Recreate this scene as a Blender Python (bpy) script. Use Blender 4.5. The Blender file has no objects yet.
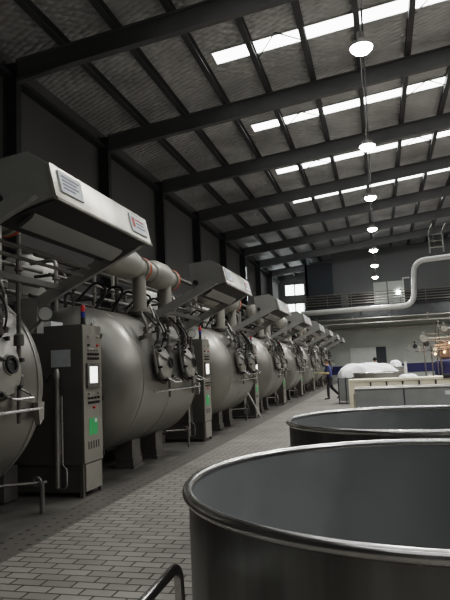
import bpy, bmesh, math, random
from mathutils import Vector, Matrix
random.seed(7)
sc = bpy.context.scene
COL = sc.collection
PI = math.pi

# ------------------------------------------------------------------ materials
def mat(name, col, rough=.5, metal=0.0, noise=0.0, nscale=4.0, bump=0.0, bscale=30.0, emit=None, estr=0.0,
        stretch=None, spec=.5, stain=0.0):
    m = bpy.data.materials.new(name); m.use_nodes = True
    nt = m.node_tree; N = nt.nodes; L = nt.links
    b = N['Principled BSDF']
    b.inputs['Base Color'].default_value = (*col, 1)
    b.inputs['Roughness'].default_value = rough
    b.inputs['Metallic'].default_value = metal
    b.inputs['Specular IOR Level'].default_value = spec
    tc = N.new('ShaderNodeTexCoord')
    mp = N.new('ShaderNodeMapping'); L.new(tc.outputs['Object'], mp.inputs['Vector'])
    if stretch: mp.inputs['Scale'].default_value = stretch
    if noise > 0:
        n = N.new('ShaderNodeTexNoise'); n.inputs['Scale'].default_value = nscale
        n.inputs['Detail'].default_value = 5
        L.new(mp.outputs['Vector'], n.inputs['Vector'])
        r = N.new('ShaderNodeMapRange')
        r.inputs['From Min'].default_value = .3; r.inputs['From Max'].default_value = .7
        r.inputs['To Min'].default_value = 1 - noise; r.inputs['To Max'].default_value = 1 + noise
        L.new(n.outputs['Fac'], r.inputs['Value'])
        mx = N.new('ShaderNodeVectorMath'); mx.operation = 'SCALE'
        mx.inputs[0].default_value = col
        L.new(r.outputs['Result'], mx.inputs['Scale'])
        L.new(mx.outputs['Vector'], b.inputs['Base Color'])
        r2 = N.new('ShaderNodeMapRange')
        r2.inputs['To Min'].default_value = max(.02, rough - .12); r2.inputs['To Max'].default_value = min(1, rough + .12)
        L.new(n.outputs['Fac'], r2.inputs['Value']); L.new(r2.outputs['Result'], b.inputs['Roughness'])
    if bump > 0:
        n = N.new('ShaderNodeTexNoise'); n.inputs['Scale'].default_value = bscale
        L.new(mp.outputs['Vector'], n.inputs['Vector'])
        bp = N.new('ShaderNodeBump'); bp.inputs['Strength'].default_value = bump; bp.inputs['Distance'].default_value = .02
        L.new(n.outputs['Fac'], bp.inputs['Height']); L.new(bp.outputs['Normal'], b.inputs['Normal'])
    if emit:
        b.inputs['Emission Color'].default_value = (*emit, 1)
        b.inputs['Emission Strength'].default_value = estr
    return m

M = {}
M['steel']   = mat('brushed_stainless', (.43,.42,.39), .42, .85, .14, 2.5, stretch=(1,1,1))
M['vessel']  = mat('vessel_stainless', (.28,.272,.248), .40, .8, .14, 1.3)
M['arm']     = mat('arm_steel', (.30,.30,.285), .5, .4, .1, 3)
M['tanksteel'] = mat('tank_polished_steel', (.66,.66,.60), .38, .4, .06, 2)
M['pale']    = mat('pale_pipe', (.37,.36,.32), .5, .4, .08, 3)
M['dim']     = mat('dull_steel', (.16,.153,.14), .5, .6, .2, 4)
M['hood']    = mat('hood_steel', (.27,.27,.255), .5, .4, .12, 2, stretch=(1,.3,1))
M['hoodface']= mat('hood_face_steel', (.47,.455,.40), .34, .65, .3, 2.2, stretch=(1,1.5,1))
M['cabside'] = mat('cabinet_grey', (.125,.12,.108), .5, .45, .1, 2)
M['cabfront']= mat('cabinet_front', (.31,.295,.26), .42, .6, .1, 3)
M['dark']    = mat('dark_painted_steel', (.05,.052,.055), .6, .2, .2, 3)
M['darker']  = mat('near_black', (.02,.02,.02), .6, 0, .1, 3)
M['rafter']  = mat('rafter_paint', (.15,.152,.155), .65, .1, .15, 1)
M['purlin']  = mat('purlin_paint', (.09,.092,.095), .6, .2, .15, 1)
M['wall']    = mat('wall_paint', (.15,.148,.143), .85, 0, .12, .35, bump=.1, bscale=3)
M['farwall'] = mat('far_wall_paint', (.13,.135,.135), .8, 0, .08, .4)
M['slate']   = mat('slate_panel', (.05,.06,.068), .75, 0, .1, .6)
M['ground']  = mat('ground_wall', (.42,.44,.41), .7, 0, .08, .5)
M['blue']    = mat('navy_band', (.02,.022,.09), .6, 0, .1, 1)
M['white']   = mat('white_paint', (.7,.71,.69), .55, 0, .05, 3)
M['paper']   = mat('paper', (.50,.53,.55), .7, 0, .08, 14)
M['sign']    = mat('sign_plate', (.85,.88,.92), .5, 0, .04, 9)
M['ink']     = mat('blue_grey_ink', (.28,.33,.42), .6, 0)
M['red_ink'] = mat('red_ink', (.55,.09,.08), .6, 0)
M['orange']  = mat('orange_gasket', (.60,.12,.045), .5, 0, .15, 12)
M['green']   = mat('green_sheet', (.05,.36,.12), .55, 0, .08, 10)
M['screen']  = mat('lit_screen', (.9,.9,.85), .3, 0, emit=(1,1,.93), estr=1.6)
M['glass']   = mat('gauge_glass', (.62,.63,.60), .25, 0)
M['red']     = mat('red_plastic', (.5,.03,.03), .35, 0)
M['bluep']   = mat('blue_plastic', (.03,.06,.28), .35, 0)
M['yellow']  = mat('yellow_board', (.68,.60,.30), .6, 0, .08, 6)
M['cream']   = mat('cream_paint', (.72,.66,.52), .6, 0, .06, 3)
M['greybin'] = mat('grey_bin', (.20,.21,.205), .5, .25, .1, 3)
M['cloth']   = mat('white_cloth', (.96,.97,.98), .9, 0, .01, 5, bump=.5, bscale=9)
M['galv']    = mat('galvanised_pipe', (.72,.72,.70), .38, .55, .06, 3)
M['rubber']  = mat('rubber', (.015,.015,.015), .7, 0)
M['skin']    = mat('skin', (.42,.25,.17), .55, 0, .05, 12)
M['hair']    = mat('black_hair', (.012,.011,.011), .6, 0, .2, 40)
M['shirt']   = mat('blue_shirt', (.07,.085,.22), .85, 0, .12, 12)
M['trouser'] = mat('dark_trousers', (.018,.018,.022), .85, 0, .12, 12)
M['lamp']    = mat('lamp_lens', (1,1,1), .3, 0, emit=(1,1,.97), estr=60)
M['warm']    = mat('warm_lamp', (1,.6,.35), .3, 0, emit=(1,.55,.3), estr=5)
M['sky']     = mat('skylight_sheet', (.8,.85,.85), .5, 0, emit=(1,1,.985), estr=6.0)
M['pane']    = mat('window_pane', (.8,.85,.85), .2, 0, emit=(.93,1,1), estr=4.0)
M['tube']    = mat('fluorescent_tube', (1,1,1), .3, 0, emit=(.92,1,.95), estr=7)
M['copper']  = mat('copper_pipe', (.36,.25,.19), .4, .7, .1, 5)

def vat_mat():
    m = mat('vat_stainless', (.36,.365,.36), .36, .9, .0)
    nt = m.node_tree; N = nt.nodes; L = nt.links; b = N['Principled BSDF']
    tc = N['Texture Coordinate']
    mp = N.new('ShaderNodeMapping'); mp.inputs['Scale'].default_value = (2.5,2.5,.25)
    L.new(tc.outputs['Object'], mp.inputs['Vector'])
    n = N.new('ShaderNodeTexNoise'); n.inputs['Scale'].default_value = 2.0; n.inputs['Detail'].default_value = 6
    L.new(mp.outputs['Vector'], n.inputs['Vector'])
    r = N.new('ShaderNodeValToRGB')
    r.color_ramp.elements[0].position = .3; r.color_ramp.elements[0].color = (.20,.20,.195,1)
    r.color_ramp.elements[1].position = .72; r.color_ramp.elements[1].color = (.42,.425,.42,1)
    L.new(n.outputs['Fac'], r.inputs['Fac']); L.new(r.outputs['Color'], b.inputs['Base Color'])
    r2 = N.new('ShaderNodeMapRange'); r2.inputs['To Min'].default_value = .25; r2.inputs['To Max'].default_value = .5
    L.new(n.outputs['Fac'], r2.inputs['Value']); L.new(r2.outputs['Result'], b.inputs['Roughness'])
    return m
M['vat'] = vat_mat()
M['rim'] = mat('polished_rim', (.62,.62,.61), .22, 1.0, .06, 6)
M['vatin'] = mat('vat_inner_stainless', (.25,.26,.268), .5, .55, .14, 1.6)

def brick_mat():
    m = mat('paver_bricks', (.2,.2,.2), .6, 0)
    nt = m.node_tree; N = nt.nodes; L = nt.links; b = N['Principled BSDF']
    tc = N['Texture Coordinate']
    br = N.new('ShaderNodeTexBrick')
    br.inputs['Scale'].default_value = 1
    br.inputs['Brick Width'].default_value = .265; br.inputs['Row Height'].default_value = .125
    br.inputs['Mortar Size'].default_value = .010; br.inputs['Mortar Smooth'].default_value = .3
    br.inputs['Bias'].default_value = -.1
    br.inputs['Color1'].default_value = (.21,.198,.178,1); br.inputs['Color2'].default_value = (.285,.27,.242,1)
    br.inputs['Mortar'].default_value = (.035,.032,.028,1)
    L.new(tc.outputs['Object'], br.inputs['Vector'])
    n = N.new('ShaderNodeTexNoise'); n.inputs['Scale'].default_value = .9; n.inputs['Detail'].default_value = 7
    L.new(tc.outputs['Object'], n.inputs['Vector'])
    r = N.new('ShaderNodeMapRange'); r.inputs['From Min'].default_value = .3; r.inputs['From Max'].default_value = .7
    r.inputs['To Min'].default_value = .72; r.inputs['To Max'].default_value = 1.12
    L.new(n.outputs['Fac'], r.inputs['Value'])
    mx = N.new('ShaderNodeVectorMath'); mx.operation = 'SCALE'
    L.new(br.outputs['Color'], mx.inputs[0]); L.new(r.outputs['Result'], mx.inputs['Scale'])
    L.new(mx.outputs['Vector'], b.inputs['Base Color'])
    bp = N.new('ShaderNodeBump'); bp.inputs['Strength'].default_value = .5; bp.inputs['Distance'].default_value = .006
    iv = N.new('ShaderNodeMath'); iv.operation = 'SUBTRACT'; iv.inputs[0].default_value = 1
    L.new(br.outputs['Fac'], iv.inputs[1]); L.new(iv.outputs[0], bp.inputs['Height'])
    L.new(bp.outputs['Normal'], b.inputs['Normal'])
    return m
M['brick'] = brick_mat()

def concrete_mat(name, c0, c1, rough=.55, scale=1.2):
    m = mat(name, c0, rough, 0)
    nt = m.node_tree; N = nt.nodes; L = nt.links; b = N['Principled BSDF']
    tc = N['Texture Coordinate']
    n = N.new('ShaderNodeTexNoise'); n.inputs['Scale'].default_value = scale; n.inputs['Detail'].default_value = 8
    L.new(tc.outputs['Object'], n.inputs['Vector'])
    r = N.new('ShaderNodeValToRGB')
    r.color_ramp.elements[0].position = .35; r.color_ramp.elements[0].color = (*c0,1)
    r.color_ramp.elements[1].position = .68; r.color_ramp.elements[1].color = (*c1,1)
    L.new(n.outputs['Fac'], r.inputs['Fac']); L.new(r.outputs['Color'], b.inputs['Base Color'])
    r2 = N.new('ShaderNodeMapRange'); r2.inputs['To Min'].default_value = .75; r2.inputs['To Max'].default_value = .3
    L.new(n.outputs['Fac'], r2.inputs['Value']); L.new(r2.outputs['Result'], b.inputs['Roughness'])
    return m
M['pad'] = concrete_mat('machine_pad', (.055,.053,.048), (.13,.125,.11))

def grate_mat():
    m = mat('drain_cover', (.1,.1,.1), .6, .1)
    nt = m.node_tree; N = nt.nodes; L = nt.links; b = N['Principled BSDF']
    tc = N['Texture Coordinate']
    br = N.new('ShaderNodeTexBrick'); br.offset = .5
    br.inputs['Scale'].default_value = 1
    br.inputs['Brick Width'].default_value = .21; br.inputs['Row Height'].default_value = .30
    br.inputs['Mortar Size'].default_value = .028; br.inputs['Mortar Smooth'].default_value = .0
    L.new(tc.outputs['Object'], br.inputs['Vector'])
    # small dark holes where a grid of spots falls
    vo = N.new('ShaderNodeTexVoronoi'); vo.inputs['Scale'].default_value = 6.5; vo.inputs['Randomness'].default_value = .15
    L.new(tc.outputs['Object'], vo.inputs['Vector'])
    r = N.new('ShaderNodeValToRGB'); r.color_ramp.interpolation = 'LINEAR'
    r.color_ramp.elements[0].position = .14; r.color_ramp.elements[0].color = (.02,.02,.02,1)
    r.color_ramp.elements[1].position = .2; r.color_ramp.elements[1].color = (.105,.10,.09,1)
    L.new(vo.outputs['Distance'], r.inputs['Fac']); L.new(r.outputs['Color'], b.inputs['Base Color'])
    return m
M['grate'] = grate_mat()

def foil_mat():
    m = mat('quilted_foil', (.5,.5,.5), .5, .25)
    nt = m.node_tree; N = nt.nodes; L = nt.links; b = N['Principled BSDF']
    tc = N['Texture Coordinate']
    mp = N.new('ShaderNodeMapping'); mp.inputs['Rotation'].default_value = (0,0,.6); mp.inputs['Scale'].default_value = (3.4,5.2,1)
    L.new(tc.outputs['Object'], mp.inputs['Vector'])
    vo = N.new('ShaderNodeTexVoronoi'); vo.inputs['Scale'].default_value = 1; vo.inputs['Randomness'].default_value = .35
    L.new(mp.outputs['Vector'], vo.inputs['Vector'])
    n = N.new('ShaderNodeTexNoise'); n.inputs['Scale'].default_value = .55; n.inputs['Detail'].default_value = 6
    L.new(tc.outputs['Object'], n.inputs['Vector'])
    ad = N.new('ShaderNodeMath'); ad.operation = 'ADD'
    ms = N.new('ShaderNodeMath'); ms.operation = 'MULTIPLY'; ms.inputs[1].default_value = -1.4
    L.new(vo.outputs['Distance'], ms.inputs[0]); L.new(ms.outputs[0], ad.inputs[0]); L.new(n.outputs['Fac'], ad.inputs[1])
    bp = N.new('ShaderNodeBump'); bp.inputs['Strength'].default_value = .75; bp.inputs['Distance'].default_value = .12
    L.new(ad.outputs[0], bp.inputs['Height']); L.new(bp.outputs['Normal'], b.inputs['Normal'])
    r = N.new('ShaderNodeMapRange'); r.inputs['From Min'].default_value = .3; r.inputs['From Max'].default_value = .7
    r.inputs['To Min'].default_value = .42; r.inputs['To Max'].default_value = .72
    L.new(n.outputs['Fac'], r.inputs['Value'])
    cc = N.new('ShaderNodeCombineColor')
    for k in range(3): L.new(r.outputs['Result'], cc.inputs[k])
    L.new(cc.outputs['Color'], b.inputs['Base Color'])
    return m
M['foil'] = foil_mat()

# ------------------------------------------------------------------ mesh builder
class MB:
    def __init__(s): s.b = bmesh.new()
    def box(s, x0, x1, y0, y1, z0, z1, M4=None, bev=0.0):
        vs = [Vector((x, y, z)) for x in (x0, x1) for y in (y0, y1) for z in (z0, z1)]
        if M4: vs = [M4 @ v for v in vs]
        v = [s.b.verts.new(q) for q in vs]
        fs = [s.b.faces.new([v[i] for i in f]) for f in ((0,1,3,2),(4,6,7,5),(0,4,5,1),(2,3,7,6),(0,2,6,4),(1,5,7,3))]
        if bev > 0:
            es = list({e for f in fs for e in f.edges})
            bmesh.ops.bevel(s.b, geom=es, offset=bev, segments=2, affect='EDGES', profile=.6)
        return s
    def prism(s, pts, y0, y1, axis='Y'):
        # pts in (x,z) extruded along Y; axis 'X': pts (y,z); 'Z': pts (x,y)
        def P(a, b, t):
            return {'Y': (a, t, b), 'X': (t, a, b), 'Z': (a, b, t)}[axis]
        A = [s.b.verts.new(P(a, b, y0)) for a, b in pts]; B = [s.b.verts.new(P(a, b, y1)) for a, b in pts]
        n = len(pts)
        s.b.faces.new(A); s.b.faces.new(B[::-1])
        for i in range(n): s.b.faces.new((A[i], B[i], B[(i+1) % n], A[(i+1) % n]))
        return s
    def lathe(s, prof, c=(0,0,0), axis='Z', n=32, close=True):
        # prof: list of (r, h)
        c = Vector(c); rings = []
        for r, h in prof:
            if r < 1e-6:
                p = {'Z': Vector((0,0,h)), 'Y': Vector((0,h,0)), 'X': Vector((h,0,0))}[axis]
                rings.append([s.b.verts.new(c + p)])
            else:
                ring = []
                for i in range(n):
                    a = 2*PI*i/n; u, v = r*math.cos(a), r*math.sin(a)
                    p = {'Z': Vector((u,v,h)), 'Y': Vector((u,h,v)), 'X': Vector((h,u,v))}[axis]
                    ring.append(s.b.verts.new(c + p))
                rings.append(ring)
        for A, B in zip(rings, rings[1:]):
            if len(A) == 1 and len(B) == 1: continue
            for i in range(n):
                j = (i+1) % n
                if len(A) == 1: s.b.faces.new((A[0], B[j], B[i]))
                elif len(B) == 1: s.b.faces.new((A[i], A[j], B[0]))
                else: s.b.faces.new((A[i], A[j], B[j], B[i]))
        if close:
            for R in (rings[0], rings[-1]):
                if len(R) > 1: s.b.faces.new(R)
        return s
    def tube(s, pts, r, n=12, bend=0.0, closed=False, r2=None):
        pts = [Vector(p) for p in pts]
        if bend > 0 and len(pts) > 2:
            out = [pts[0]]
            for a, b, c in zip(pts, pts[1:], pts[2:]):
                u = (a-b); w = (c-b); k = min(bend, u.length*.49, w.length*.49)
                p, q = b + u.normalized()*k, b + w.normalized()*k
                for t in range(7):
                    t /= 6; out.append((1-t)**2*p + 2*t*(1-t)*b + t*t*q)
            out.append(pts[-1]); pts = out
        m = len(pts); rings = []
        up = None
        for i, p in enumerate(pts):
            if closed: d = (pts[(i+1) % m] - pts[i-1])
            else: d = (pts[min(i+1, m-1)] - pts[max(i-1, 0)])
            d.normalize()
            if up is None:
                up = Vector((0,0,1)) if abs(d.z) < .9 else Vector((1,0,0))
            side = d.cross(up).normalized(); up = side.cross(d).normalized()
            rr = r if r2 is None else r + (r2-r)*i/(m-1)
            rings.append([s.b.verts.new(p + side*rr*math.cos(2*PI*k/n) + up*rr*math.sin(2*PI*k/n)) for k in range(n)])
        R = list(zip(rings, rings[1:])) + ([(rings[-1], rings[0])] if closed else [])
        for A, B in R:
            for i in range(n):
                j = (i+1) % n; s.b.faces.new((A[i], A[j], B[j], B[i]))
        if not closed:
            s.b.faces.new(rings[0][::-1]); s.b.faces.new(rings[-1])
        return s
    def torus(s, c, R, r, axis='Z', n=64, k=10):
        c = Vector(c)
        f = {'Z': lambda a: Vector((R*math.cos(a), R*math.sin(a), 0)), 'Y': lambda a: Vector((R*math.cos(a), 0, R*math.sin(a))),
             'X': lambda a: Vector((0, R*math.cos(a), R*math.sin(a)))}[axis]
        return s.tube([c + f(2*PI*i/n) for i in range(n)], r, k, closed=True)
    def ball(s, c, r, sx=1, sy=1, sz=1):
        res = bmesh.ops.create_uvsphere(s.b, u_segments=20, v_segments=12, radius=r)
        for v in res['verts']:
            v.co = Vector(c) + Vector((v.co.x*sx, v.co.y*sy, v.co.z*sz))
        return s
    def xf(s, M4):
        bmesh.ops.transform(s.b, matrix=M4, verts=s.b.verts); return s
    def build(s, name, m, parent=None, loc=None, ang=35):
        bmesh.ops.recalc_face_normals(s.b, faces=s.b.faces)
        for f in s.b.faces: f.smooth = True
        for e in s.b.edges:
            if len(e.link_faces) != 2 or e.calc_face_angle(0) > math.radians(ang): e.smooth = False
        me = bpy.data.meshes.new(name); s.b.to_mesh(me); s.b.free()
        me.materials.append(m)
        o = bpy.data.objects.new(name, me); COL.objects.link(o)
        if parent is not None: o.parent = parent
        if loc: o.location = loc
        return o

def tag(o, label=None, cat=None, group=None, kind=None):
    if label: o['label'] = label
    if cat: o['category'] = cat
    if group: o['group'] = group
    if kind: o['kind'] = kind
    return o
def thing(name, label, cat, loc=(0,0,0), group=None, rz=0):
    o = bpy.data.objects.new(name, None); COL.objects.link(o); o.location = loc; o.rotation_euler = (0,0,rz)
    o.empty_display_size = .2
    return tag(o, label, cat, group)
def struct(o): o['kind'] = 'structure'; return o
def copy_tree(o, parent=None):
    c = o.copy(); COL.objects.link(c); c.parent = parent
    for ch in list(o.children): copy_tree(ch, c)
    return c
bx = lambda *a, **k: MB().box(*a, **k)

# ------------------------------------------------------------------ camera (measured from the photograph)
f, ps, th, ro = 580.0, .25504, .11525, .04525
fw = Vector((-math.sin(ps)*math.cos(th), math.cos(ps)*math.cos(th), math.sin(th)))
r_ = Vector((math.cos(ps), math.sin(ps), 0)); u_ = r_.cross(fw)
R_ = r_*math.cos(ro) - u_*math.sin(ro); U_ = r_*math.sin(ro) + u_*math.cos(ro)
cam = bpy.data.cameras.new('camera'); co = bpy.data.objects.new('camera', cam); COL.objects.link(co)
cam.sensor_fit = 'VERTICAL'; cam.sensor_height = 24; cam.lens = f/600*24; cam.clip_end = 300; cam.clip_start = .05
m3 = Matrix((R_, U_, -fw)).transposed()
co.matrix_world = Matrix.Translation((0,0,1.6)) @ m3.to_4x4()
sc.camera = co

# ------------------------------------------------------------------ building shell
XW, XE, Y0, YG = -10.2, 16.0, -10.0, 62.6
ZR = lambda x: 10.3 + .1*(x + 9.75)          # underside of the rafters
ZC = lambda x: ZR(x) + .95                    # foil ceiling
XMEZ = -6.0; YM = 50.0
struct(bx(-3.3, XE, Y0, YG, -.2, 0).build('floor', M['brick']))
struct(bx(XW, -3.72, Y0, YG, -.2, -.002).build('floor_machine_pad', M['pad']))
struct(bx(-3.72, -3.3, Y0, YG, -.2, -.001).build('floor_drain_strip', M['grate']))
struct(bx(XW-.2, XW, Y0, YG, -.2, 11.4).build('wall_left', M['wall']))
struct(bx(XE, XE+.2, Y0, YG, -.2, 14).build('wall_right', M['wall']))
struct(bx(XW, XE, Y0-.2, Y0, -.2, 14).build('wall_back', M['wall']))
struct(bx(XW, XE, YG, YG+.2, -.2, 14).build('wall_far', M['wall']))
m = MB(); m.prism([(XW-.2, ZC(XW-.2)), (XE+.2, ZC(XE+.2)), (XE+.2, ZC(XE)+.15), (XW-.2, ZC(XW)+.15)], Y0-.2, YG+.2)
struct(m.build('ceiling', M['foil']))
BAY0 = 14.2
bays = [BAY0 + 6*k for k in range(-4, 9)]     # rafter lines
def sheared_beam(x0, x1, zf, h, y, wf=.22, tw=.012, tf=.02):
    m = MB(); a, b = x0, x1
    for (lo, hi, hw) in ((0, tf, wf/2), (tf, h-tf, tw/2), (h-tf, h, wf/2)):
        m.prism([(a, zf(a)+lo), (b, zf(b)+lo), (b, zf(b)+hi), (a, zf(a)+hi)], y-hw, y+hw)
    return m
for y in bays:
    if y > YG - 1: continue
    m = sheared_beam(-9.75, XE, ZR, .62, y + .11, wf=.24)
    m.prism([(-9.75, ZR(-9.75)-.06), (-7.6, ZR(-7.6)+.01), (-9.75, ZR(-9.75)+.02)], y+.02, y+.20)
    struct(m.build('roof_rafter', M['rafter']))
    m = MB()
    m.box(-10.19, -10.17, y, y+.24, 0, 10.95); m.box(-9.77, -9.75, y, y+.24, 0, 10.9); m.box(-10.17, -9.77, y+.11, y+.13, 0, 10.9)
    struct(m.build('wall_column', M['dark']))
x = -8.25
while x < XE - .3:
    z1 = ZC(x) - .01
    m = bx(x-.09, x+.09, Y0, YG, z1-.02, z1); m.box(x-.09, x-.08, Y0, YG, z1-.28, z1-.02); m.box(x-.09, x+.09, Y0, YG, z1-.29, z1-.28); m.box(x+.082, x+.09, Y0, YG, z1-.28, z1-.24)
    struct(m.build('roof_purlin', M['purlin']))
    x += 1.66
struct(bx(-10.19, -9.90, Y0, YG, 10.42, 10.56).build('trim_1', M['dark']))     # eaves rail
struct(bx(-10.19, -10.09, Y0, YG, 5.0, 5.16).build('trim_2', M['dark']))
# skylight strips, one per bay, running across the roof
k = 0
for i, y in enumerate(bays):
    yc = y + 3.35
    if yc > YG - .6: continue
    xs = -4.55 if yc < 48 else -9.2
    k += 1
    fr = MB()
    t = .05
    for (a, b, c, d) in ((xs, XE, yc-.40, yc-.35), (xs, XE, yc+.35, yc+.40), (xs-.05, xs, yc-.4, yc+.4)):
        fr.prism([(a, ZC(a)-.05), (b, ZC(b)-.05), (b, ZC(b)+.01), (a, ZC(a)+.01)], c, d)
    fo = struct(fr.build('window_%d' % k, M['white']))
    pm = MB()
    pm.prism([(xs, ZC(xs)-.025), (XE, ZC(XE)-.025), (XE, ZC(XE)-.012), (xs, ZC(xs)-.012)], yc-.35, yc+.35)
    pm.build('pane', M['sky'], fo)
NW = k
# thin bracing rods in the roof bays
def rod(name, a, b, r, m, label=None): return MB().tube([a, b], r, 6).build(name, m)
for y in (14.2, 20.2, 26.2):
    for xa in (-3.27, 1.71):
        zc = ZC(xa) - .12
        a = MB().tube([(xa, y+4.0, zc), (xa+.85, y+2.7, zc+.08)], .022, 6); a.tube([(xa+.85, y+2.7, zc+.08), (xa+1.66, y+3.6, zc+.16)], .022, 6)
        struct(a.build('roof_brace', M['dim']))
# gable windows left of the mezzanine, and windows high on the left wall
for (z0, z1) in ((9.05, 10.15), (7.05, 8.05)):
    NW += 1
    w = struct(bx(-9.5, -7.35, YG-.06, YG-.02, z0-.06, z1+.06).build('window_%d' % NW, M['wall']))
    for a in (-9.42, -8.36): bx(a, a+.92, YG-.08, YG-.061, z0, z1).build('pane', M['pane'], w)
for y in (44.9, 50.9, 56.9):
    for (z0, z1) in ((8.75, 9.75), (6.9, 8.0)):
        NW += 1
        w = struct(bx(XW+.005, XW+.03, y, y+1.5, z0-.05, z1+.05).build('window_%d' % NW, M['wall']))
        bx(XW+.031, XW+.05, y+.1, y+1.4, z0, z1).build('pane', M['pane'], w)

# ------------------------------------------------------------------ mezzanine and far rooms
Yw = 52.0
struct(bx(XMEZ, XMEZ+.2, Yw, YG, 0, ZC(XMEZ)-.3).build('wall_mezzanine_side', M['slate']))
struct(bx(XMEZ, -3.55, Yw, Yw+.2, 6.2, 10.45).build('wall_mezzanine_slate', M['slate']))
struct(bx(-3.55, XE, Yw-.05, Yw+.15, 6.2, 11.4).build('wall_mezzanine_grey', M['farwall']))
struct(bx(XMEZ, XE, Yw, Yw+.2, 0, 6.2).build('wall_ground_floor', M['ground']))
struct(bx(XMEZ, XE, YM, YG, 5.95, 6.2).build('floor_mezzanine', M['farwall']))
m = bx(XMEZ, XE, YM-.1, YM-.08, 5.25, 6.25); m.box(XMEZ, XE, YM-.2, YM, 5.23, 5.27); m.box(XMEZ, XE, YM-.2, YM, 6.2, 6.25)
struct(m.build('trim_3', M['dark']))
struct(bx(XMEZ, XE, Yw-.04, Yw, .5, 1.22).build('trim_4', M['blue']))
struct(bx(XMEZ, XE, Yw-.054, Yw-.05, 6.2, 7.45).build('trim_7', M['darker']))
# panels along the ground floor wall
struct(bx(-2.45, -.3, Yw-.06, Yw, 1.3, 2.75).build('door_1', M['white']))
d = struct(bx(-.28, .55, Yw-.06, Yw, .05, 2.75).build('door_2', M['slate']))
bx(.40, .46, Yw-.12, Yw-.06, 1.2, 1.35).build('door_handle', M['steel'], d)
struct(bx(1.9, 4.4, Yw-.06, Yw, 1.25, 2.3).build('trim_5', M['ground']))
# upstairs doors
for i, (a, b, mm) in enumerate(((-2.95, -2.3, M['farwall']), (-.1, 1.0, M['ground']), (1.1, 2.35, M['ground']))):
    d = struct(bx(a, b, Yw-.11, Yw-.055, 6.2, 8.35).build('door_%d' % (i+3), mm))
    bx(b-.16, b-.1, Yw-.16, Yw-.11, 7.2, 7.32).build('door_handle', M['steel'], d)
fm = bx(2.35, 2.45, Yw-.2, Yw-.06, 6.2, 8.6); fm.box(2.35, 2.95, Yw-.2, Yw-.06, 8.5, 8.6)
struct(fm.build('trim_6', M['white']))
fl = MB().lathe([(0, -.02), (.16, -.02), (.16, .06), (0, .06)], (1.95, Yw-.16, 7.35), 'Y', 20)
tag(fl.build('wall_lamp', M['lamp']), 'small round lit lamp beside the upstairs white door', 'lamp')
# balcony railing: posts + rails, one railing
rl = thing('balcony_railing', 'dark horizontal bar railing along the upstairs balcony', 'railing', (0, YM, 6.25))
for a in range(-6, 16, 2):
    bx(a-.03, a+.03, -.05, .01, 0, 1.05).build('post', M['dim'], rl)
for z in (.2, .42, .64, .86):
    MB().tube([(-6, -.02, z), (15.9, -.02, z)], .04, 8).build('bar', M['dim'], rl)
MB().tube([(-6, -.02, 1.07), (15.9, -.02, 1.07)], .04, 8).build('top_rail', M['dim'], rl)
# big insulated pipe
YP = 47.0
m = MB().tube([(-5.9, YP, 5.62), (2.85, YP, 5.72), (3.1, YP, 9.15), (15.9, YP, 9.75)], .21, 16, bend=.9)
bp = thing('insulated_pipe', 'fat pale insulated pipe running below the balcony then bending up', 'pipe')
m.build('pipe_run', M['galv'], bp)
for x in (-4.2, -1.2, 1.2):
    m = MB().tube([(x, YP, 5.63), (x, YM-.1, 5.63)], .04, 8); m.build('bracket', M['dim'], bp)
for x in (4.7, 8.7):
    MB().tube([(x, YP, 9.1+.05*(x-2.75)), (x, YP, ZR(x)+.3)], .03, 8).build('hanger', M['dim'], bp)
cr = thing('conduit_rack', 'thin pale conduit rails with short posts below the balcony edge', 'conduit', (0, YM-.35, 0))
for z in (4.72, 5.12): MB().tube([(-5.8, 0, z), (15.5, 0, z)], .045, 8).build('conduit', M['steel'], cr)
for x in range(-5, 15, 3): bx(x-.03, x+.03, -.03, .26, 4.72, 5.3).build('post', M['steel'], cr)
tag(MB().tube([(-5.8, Yw-.15, 4.35), (15.5, Yw-.15, 4.35)], .06, 8).build('wall_conduit', M['steel']), 'single pale pipe fixed along the ground floor wall below the balcony', 'pipe')
# roof ladder hoops at upper right
ld = thing('roof_ladder', 'pale ladder hanging from the roof at the right, above the bent pipe', 'ladder', (4.3, 46.5, 0))
for s in (0, 1.0):
    MB().tube([(s, 0, 9.6), (s, 0, 11.2), (s+.35, 0, 11.85)], .06, 8, bend=.3).build('side_rail', M['steel'], ld)
for z in (10.0, 10.5, 11.0): MB().tube([(0, 0, z), (1.0, 0, z)], .04, 8).build('rung', M['steel'], ld)

# ------------------------------------------------------------------ high bay lamps, their conduit and added fill spots
HL = 8.27
names = ['nearest of the row', 'second from the camera', 'third from the camera', 'fourth from the camera', 'fifth from the camera', 'sixth from the camera', 'farthest of the row']
def lamp_proto():
    t = thing('high_bay_lamp', '', 'lamp', (0,0,0), 'high bay lamps in a row')
    MB().lathe([(.02, .42), (.08, .40), (.09, .24), (.17, .19), (.255, .05), (.24, .05), (.15, .17), (0, .18)], n=24, close=False).build('shade', M['dim'], t)
    MB().lathe([(0, -.09), (.09, -.08), (.17, -.045), (.225, .01), (.235, .05), (0, .06)], n=24).build('lens', M['lamp'], t)
    MB().tube([(0,0,.4), (0,0,3.0)], .012, 6).build('hanging_rod', M['dim'], t)
    return t
lp = lamp_proto()
for i in range(7):
    y = 12.27 + 6.0*i
    o = lp if i == 0 else copy_tree(lp)
    o['label'] = 'round bright hanging lamp, ' + names[i]
    o.location = (.1, y, HL)
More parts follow.
